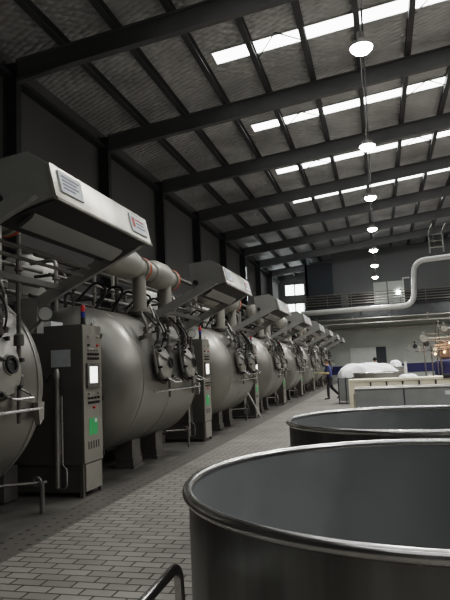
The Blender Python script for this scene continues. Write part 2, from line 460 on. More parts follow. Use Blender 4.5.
for i in range(-2, 7):
    y = 12.27 + 6.0*i
    if i >= 0:
        L = bpy.data.lights.new('lamp_or_fill_light', 'SPOT'); L.energy = 620; L.spot_size = 2.5; L.spot_blend = .7; L.shadow_soft_size = .18; L.color = (1,.985,.96)
        lo = bpy.data.objects.new('lamp_or_fill_light', L); COL.objects.link(lo); lo.location = (.1, y, HL-.12)
    L = bpy.data.lights.new('lamp_or_fill_light', 'SPOT'); L.energy = 1050; L.spot_size = 2.5; L.spot_blend = .7; L.shadow_soft_size = .18; L.color = (1,.985,.96)  # added unseen row without fixtures, brightens the cloth and vats
    lo = bpy.data.objects.new('lamp_or_fill_light', L); COL.objects.link(lo); lo.location = (7.6, y, HL-.12)
tag(MB().tube([(.15, -2, HL+.50), (.15, 49, HL+.50)], .022, 6).build('lamp_conduit', M['purlin']), 'thin conduit running above the row of bright hanging lamps', 'conduit')

# ------------------------------------------------------------------ dyeing machines
S = 5.421
XT, ZT, RT = -4.6, 1.5, 1.15
def build_machine():
    # origin: (0,0,0) = world X 0, Y of cabinet far edge (7.53) minus S -> local y as in "machine whose tank spans 7.9..11.6" shifted
    t = thing('dyeing_machine', '', 'dyeing machine', (0,0,0), 'dyeing machines in the row')
    V = (XT, 0, ZT)
    prof = [(0, 7.58)]
    for i in range(1, 13):
        a = i/12*PI/2; prof.append((RT*math.sin(a)**.9, 8.18 - .60*math.cos(a)**1.0))
    prof += [(RT, 8.2), (RT, 9.4), (RT, 10.8)]
    for i in range(11, -1, -1):
        a = i/12*PI/2; prof.append((RT*math.sin(a)**.9 if i else 0, 10.82 + .50*math.cos(a)))
    v = MB().lathe(prof, V, 'Y', 64, close=False).build('vessel', M['vessel'], t)
    for y in (8.19, 9.4, 10.81):
        MB().torus((XT, y, ZT), RT+.002, .010, 'Y', 64, 6).build('weld_seam', M['steel'], v)
    # legs: flared box feet on base plates
    for y in (9.15, 10.2):
        for xs in (-4.1, -5.15):
            s = 1 if xs > -4.6 else -1
            m = MB().prism([(xs-.26*s, 0.03), (xs, .03), (xs, .72), (xs-.42*s, .52)], y, y+.34)
            m.box(min(xs-.30*s, xs+.05*s), max(xs-.30*s, xs+.05*s), y-.05, y+.39, 0, .05)
            m.box(min(xs-.24*s, xs+.02*s), max(xs-.24*s, xs+.02*s), y-.02, y+.36, .05, .16)
            m.build('leg', M['dim'], t)
    # manholes on the aisle side
    for k, y in enumerate((8.85, 10.08)):
        ang = math.radians(9)
        c = Vector((XT + RT*math.cos(ang), y, ZT + RT*math.sin(ang)))
        T = Matrix.Translation(c) @ Matrix.Rotation(-ang, 4, 'Y')   # local +X outwards
        m = MB().lathe([(.22, -.12), (.22, .05), (.28, .05), (.28, .085), (0, .085)], (0,0,0), 'X', 36).xf(T)
        mh = m.build('manhole', M['dim'], t)
        m = MB().lathe([(.27, .09), (.27, .12), (.24, .135), (.15, .17), (.10, .185), (.10, .20), (0, .20)], (0,0,0), 'X', 36).xf(T)
        m.build('lid', M['steel'], mh)
        m = MB().lathe([(.06, .18), (.085, .18), (.085, .225), (.06, .225), (.06, .205), (0, .205)], (0,0,0), 'X', 20, close=False).xf(T)
        m.build('sight_window', M['darker'], mh)
        for q in range(6):
            a = 2*PI*q/6 + .2
            bx(.06, .16, .275*math.cos(a)-.018, .275*math.cos(a)+.018, .275*math.sin(a)-.018, .275*math.sin(a)+.018).xf(T).build('clamp', M['darker'], mh)
        MB().torus((.04, 0, 0), .30, .014, 'X', 32, 6).xf(T).build('hand_ring', M['darker'], mh)
        m = MB().tube([(.10, -.31, .22), (.16, -.22, .12), (.2, -.10, .05), (.2, .0, .02)], .014, 8, bend=.08)
        m.tube([(.08, -.32, .30), (.08, -.32, -.14)], .022, 8)
        m.xf(T).build('hinge_arm', M['dim'], mh)
        m = MB().tube([(.12, -.12, -.2), (.30, -.2, -.33), (.30, .16, -.33), (.12, .18, -.2)], .011, 8, bend=.06)
        m.xf(T).build('handle', M['rim'], mh)
        # bent hoses above
        m = MB().tube([(.05, .1, .27), (.14, .12, .42), (.10, .2, .62), (-.05, .24, .85)], .011, 8, bend=.12)
        m.tube([(.02, -.2, .26), (.14, -.18, .4), (.16, -.1, .56), (-.08, -.05, .9)], .013, 8, bend=.12)
        m.xf(T).build('hose', M['rubber'], mh)
        # jumble of fittings round the manhole
        rq = random.Random(20+k)
        for q in range(5):
            yy = y-.5+rq.random()*1.0; zz = 1.95+rq.random()*.42
            xx = XT + math.sqrt(max(.01, RT*RT-(zz-ZT)**2))
            m = MB().tube([(xx-.05, yy, zz), (xx+.10, yy, zz+.03), (xx+.12, yy+.02, zz+.2), (xx-.02, yy+.12, zz+.42)], .010+.010*rq.random(), 8, bend=.07)
            m.lathe([(.045, 0), (.045, .05), (.02, .06), (.02, .1), (.04, .11), (.04, .14), (0, .14)], (xx+.10, yy, zz+.02), 'Z', 10)
            m.build('fitting', M[('dim','darker','steel','dim')[q % 4]], t)
        m = MB().tube([(c.x+.05, y+.34, 1.15), (c.x+.05, y+.34, 2.2)], .022, 8)
        m.lathe([(.05, 0), (.05, .1), (.03, .12), (0, .12)], (c.x+.05, y+.34, 1.9), 'Z', 12); m.lathe([(.05, 0), (.05, .1), (.03, .12), (0, .12)], (c.x+.05, y+.34, 1.5), 'Z', 12)
        m.build('sight_pipe', M['dim'], t)
        m = MB().lathe([(.07, 0), (.07, .05), (.02, .06), (.02, .2), (.05, .22), (.05, .28), (0, .28)], (c.x-.12, y+.30, c.z+.36), 'Z', 14)
        m.build('valve', M['dim'], t)
    # gauge
    g = MB().lathe([(.03, -.1), (.03, 0), (.08, 0), (.09, .02), (.09, .08), (.08, .08)], (0,0,0), 'X', 24).xf(Matrix.Translation((-3.75, 11.43, 2.31)) @ Matrix.Rotation(-1.0, 4, 'Z'))
    g.tube([(-3.80, 11.43, 2.25), (-3.95, 11.2, 1.95), (-4.1, 10.9, 1.9)], .02, 8, bend=.1)
    go = g.build('gauge', M['dim'], t)
    MB().lathe([(0, .079), (.077, .079), (.077, .083), (0, .083)], (0,0,0), 'X', 24).xf(Matrix.Translation((-3.75, 11.43, 2.31)) @ Matrix.Rotation(-1.0, 4, 'Z')).build('dial', M['glass'], go)
    # front bar with end lug
    m = MB().tube([(-3.38, 8.45, 1.27), (-3.36, 10.72, 1.27)], .016, 8)
    for y in (8.6, 9.6, 10.5): m.tube([(-3.38, y, 1.27), (-3.5, y, 1.3)], .012, 6)
    m.build('hand_bar', M['rim'], t)
    m = MB().prism([(10.72, 1.33), (10.84, 1.33), (10.83, 1.16), (10.76, 1.10)], -3.46, -3.40, 'X'); m.box(-3.6, -3.42, 10.75, 10.85, 1.18, 1.26)
    m.build('lug', M['steel'], t)
    bx(-5.0, -4.70, 11.98, 12.27, .02, .45, bev=.01).build('pump_housing', M['dim'], t)
    # low drain pipe along the front on a post
    m = MB().tube([(-4.35, 8.7, .36), (-4.32, 11.35, .36), (-3.93, 11.72, .34)], .018, 8, bend=.05)
    m.tube([(-3.95, 11.65, .36), (-3.95, 11.65, 0)], .028, 8)
    m.torus((-4.32, 11.2, .36), .045, .018, 'Y', 16, 6); m.torus((-4.0, 11.62, .36), .05, .018, 'Y', 16, 6)
    m.build('low_pipe', M['dim'], t)
    # fabric lift: barrels with drop pipes
    for k, (y0, yp) in enumerate(((8.15, 9.52), (9.95, 10.82))):
        y1 = y0 + (1.25 if k == 0 else 1.0)
        X, Z = -4.05, 3.42
        L = y1-y0
        m = MB().lathe([(0, 0), (.12, .01), (.2, .05), (.245, .14), (.26, .25), (.26, L-.4), (.23, L-.22), (.17, L-.1), (.17, L+.12), (.21, L+.12), (.21, L+.17), (0, L+.17)], (X, y0, Z), 'Y', 32)
        ba = m.build('barrel', M['pale'], t)
        MB().torus((X, y1+.21, Z), .185, .035, 'Y', 32, 8).build('orange_gasket', M['orange'], ba)
        if k == 0: MB().lathe([(.21, L+.25), (.21, L+.3), (.17, L+.3), (.17, L+.62), (0, L+.62)], (X, y0, Z), 'Y', 32).build('neck', M['pale'], ba)
        m = MB().tube([(X, yp, 3.42), (X, yp, 2.62)], .125, 24)
        m.lathe([(.125, 2.68), (.185, 2.68), (.185, 2.63), (.125, 2.63)], (X, yp, 0), 'Z', 28)
        m.build('drop_pipe', M['pale'], t)
        m = MB().lathe([(.185, 2.62), (.185, 2.57), (.125, 2.57), (.13, 2.2), (.12, 2.1)], (X, yp, 0), 'Z', 28)
        m.build('inlet_neck', M['dim'], t)
    # hood on two arms
    HX = [(-2.65,3.46), (-2.45,3.32), (-2.395,3.05), (-2.56,3.015), (-2.99,2.90), (-3.05,3.42)]
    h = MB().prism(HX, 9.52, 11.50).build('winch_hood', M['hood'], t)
    MB().prism([(-2.40,3.04), (-2.56,3.008), (-2.98,2.892), (-2.98,2.885), (-2.56,3.0), (-2.40,3.03)], 9.56, 11.46).build('underside', M['darker'], h)  # near-black sheet: dark metal plus the shade under the hood, put into colour
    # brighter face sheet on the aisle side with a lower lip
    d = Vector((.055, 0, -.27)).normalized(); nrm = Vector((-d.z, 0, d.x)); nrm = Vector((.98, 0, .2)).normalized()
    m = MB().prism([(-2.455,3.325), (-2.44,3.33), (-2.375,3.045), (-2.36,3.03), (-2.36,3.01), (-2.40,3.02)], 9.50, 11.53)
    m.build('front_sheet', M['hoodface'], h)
    def plate(y0, y1, s0, s1, off0, off1, name, mm, par):
        # rectangle on the sloping face; s from 0 top to 1 bottom
        A = Vector((-2.44, 0, 3.33)); B = Vector((-2.375, 0, 3.045)); n = Vector((.975, 0, .222))
        p, q = A.lerp(B, s0), A.lerp(B, s1)
        pts = [(v.x, v.z) for v in (p + n*off0, p + n*off1, q + n*off1, q + n*off0)]
        return MB().prism(pts, y0, y1).build(name, mm, par)
    a = plate(9.60, 9.98, .12, .78, .001, .012, 'label_plate', M['sign'], h)
    for s0, w in ((.24, .30), (.36, .24), (.48, .27), (.60, .20)):
        plate(9.64, 9.64+w, s0, s0+.06, .0121, .0135, 'printed_line', M['ink'], a)
    a = plate(11.02, 11.42, .16, .84, .001, .012, 'label_plate', M['sign'], h)
    plate(11.06, 11.13, .28, .66, .0121, .0135, 'red_emblem', M['red_ink'], a)
    for s0, w in ((.30, .22), (.44, .2), (.58, .22)):
        plate(11.16, 11.16+w, s0, s0+.06, .0121, .0135, 'printed_line', M['red_ink'] if s0 < .4 else M['ink'], a)
    # hanging trays under the hood
    m = MB().prism([(-2.64,3.02), (-2.655,3.03), (-2.72,2.96), (-2.83,2.89), (-2.84,2.865), (-2.81,2.86), (-2.70,2.93)], 9.66, 11.40); m.build('drip_tray', M['hood'], h)
    for zz in (2.80, 2.72): MB().tube([(-3.1-(2.8-zz), 9.6, zz), (-3.1-(2.8-zz), 11.4, zz)], .02, 8).build('guide_rod', M['dim'], h)
    m = MB().tube([(-2.86, 9.6, 3.12), (-2.86, 11.45, 3.12)], .13, 20); m.build('winch_roller', M['dim'], h)
    MB().lathe([(0, -.05), (.035, -.05), (.045, -.01), (.045, .02), (0, .02)], (-2.93, 9.50, 3.08), 'Y', 16).build('knob', M['darker'], h)
    h.location.x = -.06
    for y in (9.42, 11.53):
        m = MB().prism([(-4.02, 2.48), (-3.95, 2.37), (-2.98, 2.82), (-2.62, 2.99), (-2.56, 3.03), (-2.70, 3.08), (-3.05, 2.94)], y-.035, y+.035)
        m.box(-4.1, -3.88, y-.07, y+.07, 2.1, 2.52)
        m.build('hood_arm', M['arm'], t)
    m = bx(-3.60, -3.54, 9.45, 11.5, 2.58, 2.645); m.build('cross_bar', M['hood'], t)
    # tangle of small valves, pipes and hoses between arms and barrels
    rnd = random.Random(3)
    m = MB()
    for (x, z, r) in ((-4.75, 3.85, .05), (-4.9, 2.95, .04), (-4.85, 3.15, .03), (-5.1, 3.5, .045), (-5.2, 2.85, .035)):
        m.tube([(x, 7.9, z), (x, 13.1, z)], r, 8)
    m.build('service_pipe', M['dim'], t)
    for i in range(12):
        y = 8.0 + i*.40; x = -4.7 - rnd.random()*.4; zt = 2.9 + rnd.random()*.9
        m = MB().tube([(x, y, 2.45), (x, y, zt), (x-.4-.3*rnd.random(), y+.1, zt)], .02+.02*rnd.random(), 8, bend=.12)
        m.lathe([(.05, 0), (.05, .04), (.025, .05), (.025, .12), (.06, .14), (.06, .17), (0, .17)], (x, y, 2.75+.3*rnd.random()), 'Z', 12)
        m.build('riser_pipe', M['dim'] if i % 3 else M['steel'], t)
    for i in range(5):
        y = 8.3 + i*.62
        m = MB().tube([(-4.3, y, 2.6), (-4.1, y+.1, 2.9+.1*(i % 2)), (-4.4, y+.25, 3.1), (-4.7, y+.2, 2.8)], .02, 8, bend=.15)
        m.build('hose', M['rubber'], t)
    return t
mach = build_machine()
where = ['nearest dyeing machine, its manhole and hood cut by the left edge of the photo',
 'second dyeing machine from the camera, rounded vessel fully seen behind the first cabinet',
 'third dyeing machine from the camera, its white-faced hood in mid-row',
 'fourth dyeing machine from the camera, behind the third control cabinet',
 'fifth dyeing machine from the camera, behind the fourth control cabinet',
 'sixth dyeing machine from the camera, left of the walking man',
 'seventh dyeing machine from the camera, second last of the row',
 'farthest dyeing machine, its hood arm tip nearest the far wall']
for i in range(8):
    o = mach if i == 0 else copy_tree(mach)
    o.location = (0, S*(i-1), 0); o['label'] = where[i]

# ------------------------------------------------------------------ control cabinets
def build_cabinet():
    # origin at floor, front lower far corner: front face at x=0, y from -.54 to 0
    t = thing('control_cabinet', '', 'control cabinet', (0,0,0), 'control cabinets in the row')
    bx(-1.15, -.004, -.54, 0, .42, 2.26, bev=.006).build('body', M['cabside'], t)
    p = bx(-1.15, -.03, -.50, -.03, .06, .419).build('plinth', M['cabside'], t)
    for y in (-.535, -.05):
        for x in (-.06, -1.14): bx(x, x+.05, y, y+.05, 0, .419).build('foot', M['cabside'], t)
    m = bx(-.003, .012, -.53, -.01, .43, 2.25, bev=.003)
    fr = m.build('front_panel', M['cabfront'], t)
    bx(-.03, .008, -.49, -.05, .07, .415).build('plinth_panel', M['cabfront'], t)
    b = bx(.0125, .04, -.46, -.12, 1.40, 1.74, bev=.008).build('screen_bezel', M['dim'], fr)
    bx(.0401, .043, -.40, -.19, 1.47, 1.69).build('screen', M['screen'], fr)
    for r, (z, n, mm) in enumerate(((2.10, 2, 'steel'), (1.98, 2, 'red'), (1.92, 4, 'steel'), (1.86, 5, 'darker'), (1.80, 5, 'darker'), (1.33, 2, 'steel'), (1.27, 4, 'darker'), (1.21, 5, 'darker'), (1.14, 1, 'red'))):
        for k in range(n):
            y = -.27 + (k-(n-1)/2)*(.26/max(n-1, 1) if n > 1 else 0)
            MB().lathe([(.017, 0), (.017, .02), (.012, .03), (0, .03)], (.012, y, z), 'X', 10).build('button', M['red'] if (mm == 'red' and k == n-1) else M['darker' if mm == 'red' else mm], fr)
    g = bx(.0125, .015, -.40, -.16, .78, 1.00).build('green_sheet', M['green'], fr)
    bx(.0151, .0155, -.24, -.18, .94, .99).build('white_tag', M['white'], g)
    m = MB()
    for k in range(5):
        m.box(.0125, .0135, -.43+k*.07, -.40+k*.07, .60, .70)
    m.build('vent_slots', M['darker'], fr)
    for z in (.50, 1.25, 2.12): bx(-.02, .02, -.012, .02, z-.03, z+.03).build('hinge', M['darker'], t)
    bc = MB().lathe([(.035, 2.26), (.035, 2.30), (.028, 2.30)], (-.10, -.31, 0), 'Z', 16).build('beacon', M['darker'], t)
    MB().lathe([(.03, 2.30), (.03, 2.37), (0, 2.37)], (-.10, -.31, 0), 'Z', 16).build('dark_segment', M['darker'], bc)
    MB().lathe([(.032, 2.372), (.032, 2.45), (0, 2.45)], (-.10, -.31, 0), 'Z', 16).build('blue_segment', M['bluep'], bc)
    MB().lathe([(.032, 2.452), (.032, 2.52), (.02, 2.54), (0, 2.545)], (-.10, -.31, 0), 'Z', 16).build('red_segment', M['red'], bc)
    MB().torus((-.05, -.12, 2.30), .04, .008, 'X', 16, 6).build('lifting_eye', M['steel'], t)
    bx(-.46, -.17, -.545, -.5405, 1.70, 1.93).build('notice_sheet', M['paper'], t)
    bx(-.62, -.48, -.50, -.20, 2.262, 2.33).build('white_box', M['white'], t)
    m = MB().tube([(-.34, -.60, 1.58), (-.34, -.60, .14)], .033, 12); m.lathe([(.045, 1.55), (.045, 1.62), (.02, 1.68), (0, 1.68)], (-.34, -.60, 0), 'Z', 12)
    st = m.build('level_tube', M['steel'], t)
    m = MB().tube([(-.27, -.60, 1.32), (-.27, -.60, .42), (-.21, -.60, .38), (-.21, -.60, .14), (-.34, -.60, .12)], .013, 8, bend=.04); m.tube([(-.27, -.6, 1.32), (-.27, -.52, 1.32)], .012, 8)
    m.tube([(-.30, -.6, 1.32), (-.30, -.6, .42)], .010, 8)
    m.build('thin_tube', M['rim'], st)
    m = MB().tube([(-.45, -.58, 1.6), (-.52, -.58, 1.5), (-.6, -.57, 1.7), (-.7, -.57, 1.9), (-.8, -.56, 2.1)], .012, 8, bend=.05)
    m.build('cable', M['rubber'], t)
    return t
cab = build_cabinet()
cw = ['nearest tall grey control cabinet, with lit screen, green sheet and notice on its side',
 'second control cabinet from the camera, between the second and third dyeing machines',
 'third control cabinet from the camera, with a pale pole leaning near its foot',
 'fourth control cabinet from the camera, left behind the far round vat',
 'fifth control cabinet from the camera, in the distant half of the row',
 'sixth control cabinet from the camera, in the distance left of the walking man',
 'seventh control cabinet from the camera, just left of the walking man',
 'farthest control cabinet, partly behind the walking man']
for i in range(8):
    o = cab if i == 0 else copy_tree(cab)
    o.location = (-3.82, 7.532 + S*i, 0); o['label'] = cw[i]
# pole leaning by the third cabinet
tag(MB().tube([(-3.60, 15.9, .86), (-3.72, 18.05, .02)], .022, 8).build('leaning_pole', M['white']), 'pale thin pole leaning down to the floor by the third control cabinet', 'pole')

# upright dosing tank behind machine one (seen under the big hood)
def build_dosing():
    t = thing('dosing_tank', '', 'tank', (0,0,0), 'upright dosing tanks behind the machines')
    MB().lathe([(0, 2.85), (.25, 2.88), (.46, 2.9), (.5, 2.97), (.5, 3.72), (.46, 3.78), (0, 3.86)], (0,0,0), 'Z', 40).build('tank_body', M['tanksteel'], t)
    MB().torus((0,0,3.0), .502, .012, 'Z', 40, 6).build('band', M['steel'], t)
    for k in range(3):
        a = 2*PI*k/3 + .4
        MB().tube([(.42*math.cos(a), .42*math.sin(a), 2.95), (.42*math.cos(a), .42*math.sin(a), -.12)], .04, 8).build('leg', M['dim'], t)
    return t
dz = build_dosing()
dl = ['upright stainless tank seen below the nearest hood at the left', 'upright stainless tank behind the second dyeing machine', 'upright stainless tank behind the third dyeing machine']
for i in range(3):
    o = dz if i == 0 else copy_tree(dz)
    o.location = (-6.55, 10.0 + S*i, .12); o['label'] = dl[i]

# ------------------------------------------------------------------ round vats
def build_vat(name_label, loc, handle=True):
    t = thing('round_vat', name_label, 'vat', loc, None)
    R = 1.06; H = 1.10
    MB().lathe([(R, .22), (R, H), ], n=128, close=False).build('outer_wall', M['vat'], t)
    MB().lathe([(0, .24), (R-.012, .24), (R-.012, H)], n=128, close=False).build('inner_wall', M['vatin'], t)
    m = MB().torus((0,0,H), R+.004, .022, 'Z', 128, 12); m.build('rolled_rim', M['rim'], t)
    MB().torus((0,0,.60), R+.002, .006, 'Z', 128, 6).build('lower_ring', M['rim'], t)
    MB().lathe([(R+.015, .18), (R+.015, .26), (0, .26), (0, .18)], n=96, close=False).build('bottom_rim', M['dim'], t)
    m = bx(-.8, .8, -.6, -.52, .12, .18); m.box(-.8, .8, .52, .6, .12, .18); m.box(-.8, -.72, -.6, .6, .12, .18); m.box(.72, .8, -.6, .6, .12, .18)
    m.build('base_frame', M['dim'], t)
    for sx in (-.72, .72):
        for sy in (-.56, .56):
            MB().lathe([(0, -.025), (.06, -.025), (.06, .025), (0, .025)], (sx, sy, .06), 'Y', 20).build('caster', M['rubber'], t)
    return t
v1 = build_vat('huge round stainless vat in the right foreground, nearest the camera', (.207, 2.664, 0))
h = MB().tube([(-.945, -1.35, .40), (-.945, -1.35, .90), (-.965, -.60, .90), (-.955, -.58, .40), (-.70, -.5, .16)], .018, 14, bend=.06)
h.build('push_handle', M['rim'], v1)
v2 = build_vat('second round stainless vat, just beyond the nearest one', (.244, 5.259, 0))

# ------------------------------------------------------------------ trolleys and cloth in the middle distance
# cream slatted frame trolley
ct = thing('cream_trolley', 'long cream painted trolley frame with dark gaps, behind the grey tub', 'trolley', (-.97, 18.0, 0))
bx(0, 3.0, 0, .9, .97, 1.05, bev=.01).build('top_board', M['cream'], ct)
bx(.03, 2.97, .02, .06, .62, .97).build('side_board', M['cream'], ct)
for x in (.0, 2.88): 
    for y in (0, .82): bx(x, x+.12, y-.01, y+.08, .0, .97).build('leg', M['cream'], ct)
for x in (.62, 1.08, 1.54, 2.0, 2.46): bx(x, x+.05, -.006, .02, .70, .965).build('slot_post', M['darker'], ct)
bx(2.7, 3.1, -.03, .1, 1.0, 1.12, bev=.02).build('end_clamp', M['darker'], ct)
# grey tub trolley in front
gt = thing('grey_tub', 'long dull grey metal tub in front of the cream trolley', 'tub', (-.74, 16.6, 0))
m = bx(0, 2.75, 0, .04, .18, .83); m.box(0, 2.75, .76, .8, .18, .83); m.box(0, .04, .04, .76, .18, .83); m.box(2.71, 2.75, .04, .76, .18, .83); m.box(.04, 2.71, .04, .76, .18, .22)
m.build('tub_body', M['greybin'], gt)
m = MB().tube([(-.01, -.01, .84), (2.76, -.01, .84), (2.76, .81, .84), (-.01, .81, .84)], .022, 8, closed=True); m.build('tub_rim', M['steel'], gt)
bx(1.28, 1.32, -.012, 0, .2, .85).build('middle_rib', M['dark'], gt)
bx(2.35, 2.55, -.006, 0, .62, .72).build('label_plate', M['paper'], gt)
for x in (.2, 2.5):
    for y in (.12, .68): MB().lathe([(0, -.03), (.09, -.03), (.09, .03), (0, .03)], (x, y, .09), 'Y', 20).build('caster', M['rubber'], gt)
# dark bin holding white cloth
db = thing('cloth_bin', 'dark upright bin with white cloth heaped over it, left of the cream trolley', 'bin', (-1.64, 22.9, 0))
m = bx(0, .04, 0, .9, .1, .98); m.box(.9, .94, 0, .9, .1, .98); m.box(.04, .9, 0, .04, .1, .98); m.box(.04, .9, .86, .9, .1, .98); m.box(.04, .9, .04, .86, .1, .14)
m.build('bin_body', M['greybin'], db)
for x in (.0, .28, .56, .88): bx(x, x+.05, -.03, 0, .0, 1.0).build('upright', M['dark'], db)
def heap(name, label, c, sx, sy, sz, seed, nu=48, nv=20):
    rnd = random.Random(seed); ph = [rnd.random()*6 for _ in range(12)]
    b = bmesh.new(); rings = []
    for j in range(nv+1):
        v = j/nv; ring = []
        for i in range(nu):
            a = 2*PI*i/nu
            wob = 1 + .07*math.sin(3*a+ph[0]) + .05*math.sin(5*a+ph[1]+4*v) + .03*math.sin(11*a+ph[2]-7*v)
            r = math.cos(v*PI/2)**.6 * wob
            z = math.sin(v*PI/2) * (1 + .12*math.sin(2*a+ph[3]) * (1-v)) - .12*max(0, .25-v)*4*(1+math.sin(4*a+ph[4]))
            z += .05*math.sin(7*a+ph[5]+9*v) + .045*math.sin(4*a+ph[6]-6*v); r *= 1+.03*math.sin(13*a+ph[7]+11*v)
            ring.append(b.verts.new((c[0]+r*sx*math.cos(a), c[1]+r*sy*math.sin(a), c[2]+z*sz)))
        rings.append(ring)
    for A, B in zip(rings, rings[1:]):
        for i in range(nu): b.faces.new((A[i], A[(i+1) % nu], B[(i+1) % nu], B[i]))
    b.faces.new(rings[0][::-1])
    for f_ in b.faces: f_.smooth = True
    me = bpy.data.meshes.new(name); b.to_mesh(me); b.free(); me.materials.append(M['cloth'])
    o = bpy.data.objects.new(name, me); COL.objects.link(o); return tag(o, label, 'cloth')
heap('cloth_heap', 'long white cloth heap spilling over the dark bin and the round tub', (-.60, 23.6, .96), 1.16, .60, .52, 4)
# stainless tubs behind
def small_vat(label, loc, r, h):
    t = thing('stainless_tub', label, 'tub', loc, None)
    MB().lathe([(0, .12), (r, .12), (r, h), (r-.02, h), (r-.02, .16), (0, .16)], n=48, close=False).build('tub_wall', M['steel'], t)
    MB().torus((0,0,h), r, .022, 'Z', 48, 8).build('tub_rim', M['rim'], t)
    for k in range(4):
        a = PI/4 + k*PI/2
        MB().lathe([(0, -.02), (.06, -.02), (.06, .02), (0, .02)], (r*.8*math.cos(a), r*.8*math.sin(a), .06), 'Y', 16).build('caster', M['rubber'], t)
    return t
small_vat('wide shining stainless tub behind the cream trolley, below the white cloth', (-.10, 21.0, 0), .84, 1.17)
small_vat('small stainless tub standing behind the wide one, heaped with white cloth', (.68, 26.2, 0), .31, 1.30)
heap('cloth_heap', 'small white cloth heap peaking over the small stainless tub', (.62, 26.2, 1.32), .24, .26, .24, 9)
heap('cloth_heap', 'low white cloth bundle lying on the right of the cream trolley', (.78, 18.45, 1.06), .26, .22, .09, 12)
ps_ = thing('upright_post', 'thin white post standing right of the small stainless tub', 'post', (.95, 24.0, 0))
bx(-.05, .05, -.05, .05, 0, 1.5).build('post_shaft', M['white'], ps_); bx(-.12, .12, -.12, .12, 0, .03).build('post_base', M['white'], ps_)

# ------------------------------------------------------------------ machinery cluster at the right edge
def valve_cluster():
    t = thing('pipe_station', 'jumble of pale valves and pipes with warm lights at the right edge', 'pipe station', (1.4, 30.0, 0))
    MB().lathe([(0,1.5),(.2,1.52),(.34,1.62),(.36,1.8),(.36,2.3),(.28,2.45),(0,2.5)], (1.75, .5, 0), 'Z', 32).build('vessel', M['copper'], t)
    for a in (1.5, 2.0): MB().tube([(a, .4, 0), (a, .4, 1.65)], .04, 8).build('leg', M['dim'], t)
    for i, (x, z, r) in enumerate(((.72, 2.55, .19), (0, 2.08, .08), (.3, 2.2, .11), (1.72, 2.98, .15), (1.45, 3.15, .07), (.85, 2.28, .12), (1.2, 2.0, .1), (.5, 1.95, .07))):
        m = MB().ball((x, 0, z), r); m.lathe([(r*.6, -.2), (r*.95, -.2), (r*.95, -.15), (r*.5, -.15)], (x, 0, z), 'Y', 16)
        m.tube([(x, 0, z), (x, 0, z+r+.12)], .022, 8); m.torus((x, 0, z+r+.13), .07, .014, 'Z', 16, 6)
        m.build('valve', M['pale'] if i % 3 == 0 else M['steel' if i % 3 == 1 else 'darker'], t)
    for z, r, mm, x0 in ((2.55, .04, 'pale', .9), (2.4, .03, 'dim', .4), (2.2, .04, 'copper', 1.25), (2.08, .035, 'copper', 1.2), (1.95, .03, 'dim', .3), (2.75, .03, 'dim', .8), (3.0, .035, 'steel', 1.6)):
        MB().tube([(x0, 0, z), (3.6, .1, z+.1)], r, 8).build('pipe', M[mm], t)
    for x, z in ((.72, 2.5), (1.05, 2.2), (1.45, 3.0), (1.9, 2.8), (2.5, 2.9), (1.3, 3.3)):
        MB().tube([(x, .05, z), (x, .05, .9), (x+.06, .2, 0)], .03, 8, bend=.2).build('riser', M['dim'], t)
    for x, z in ((1.2, 1.78), (1.62, 1.85), (1.9, 2.28)):
        MB().lathe([(0, -.03), (.045, -.03), (.055, 0), (0, .03)], (x, -.15, z), 'Y', 14).build('warm_lamp', M['warm'], t)
    for x, z in ((.85, .72), (1.0, .5), (1.15, .68)):
        m = MB().ball((x, -.35, z), .1); m.tube([(x, -.35, z), (x, -.35, 0)], .03, 8); m.build('pump', M['steel'], t)
    L = bpy.data.lights.new('warm_glow', 'POINT'); L.energy = 14; L.color = (1,.62,.4); L.shadow_soft_size = .1
    lo = bpy.data.objects.new('warm_glow', L); COL.objects.link(lo); lo.parent = t; lo.location = (1.5, -.5, 2.0)
    return t
valve_cluster()
bt = thing('blue_tank', 'navy blue plastic tank standing below the pipes at the right edge', 'tank', (3.25, 31.6, 0))
MB().lathe([(0,0),(.55,0),(.6,.1),(.6,1.25),(.52,1.42),(.2,1.5),(0,1.5)], (0,0,0), 'Z', 36).build('tank_body', M['blue'], bt)
MB().lathe([(.18,1.5),(.18,1.6),(0,1.62)], (0,0,0), 'Z', 24, close=False).build('cap', M['blue'], bt)

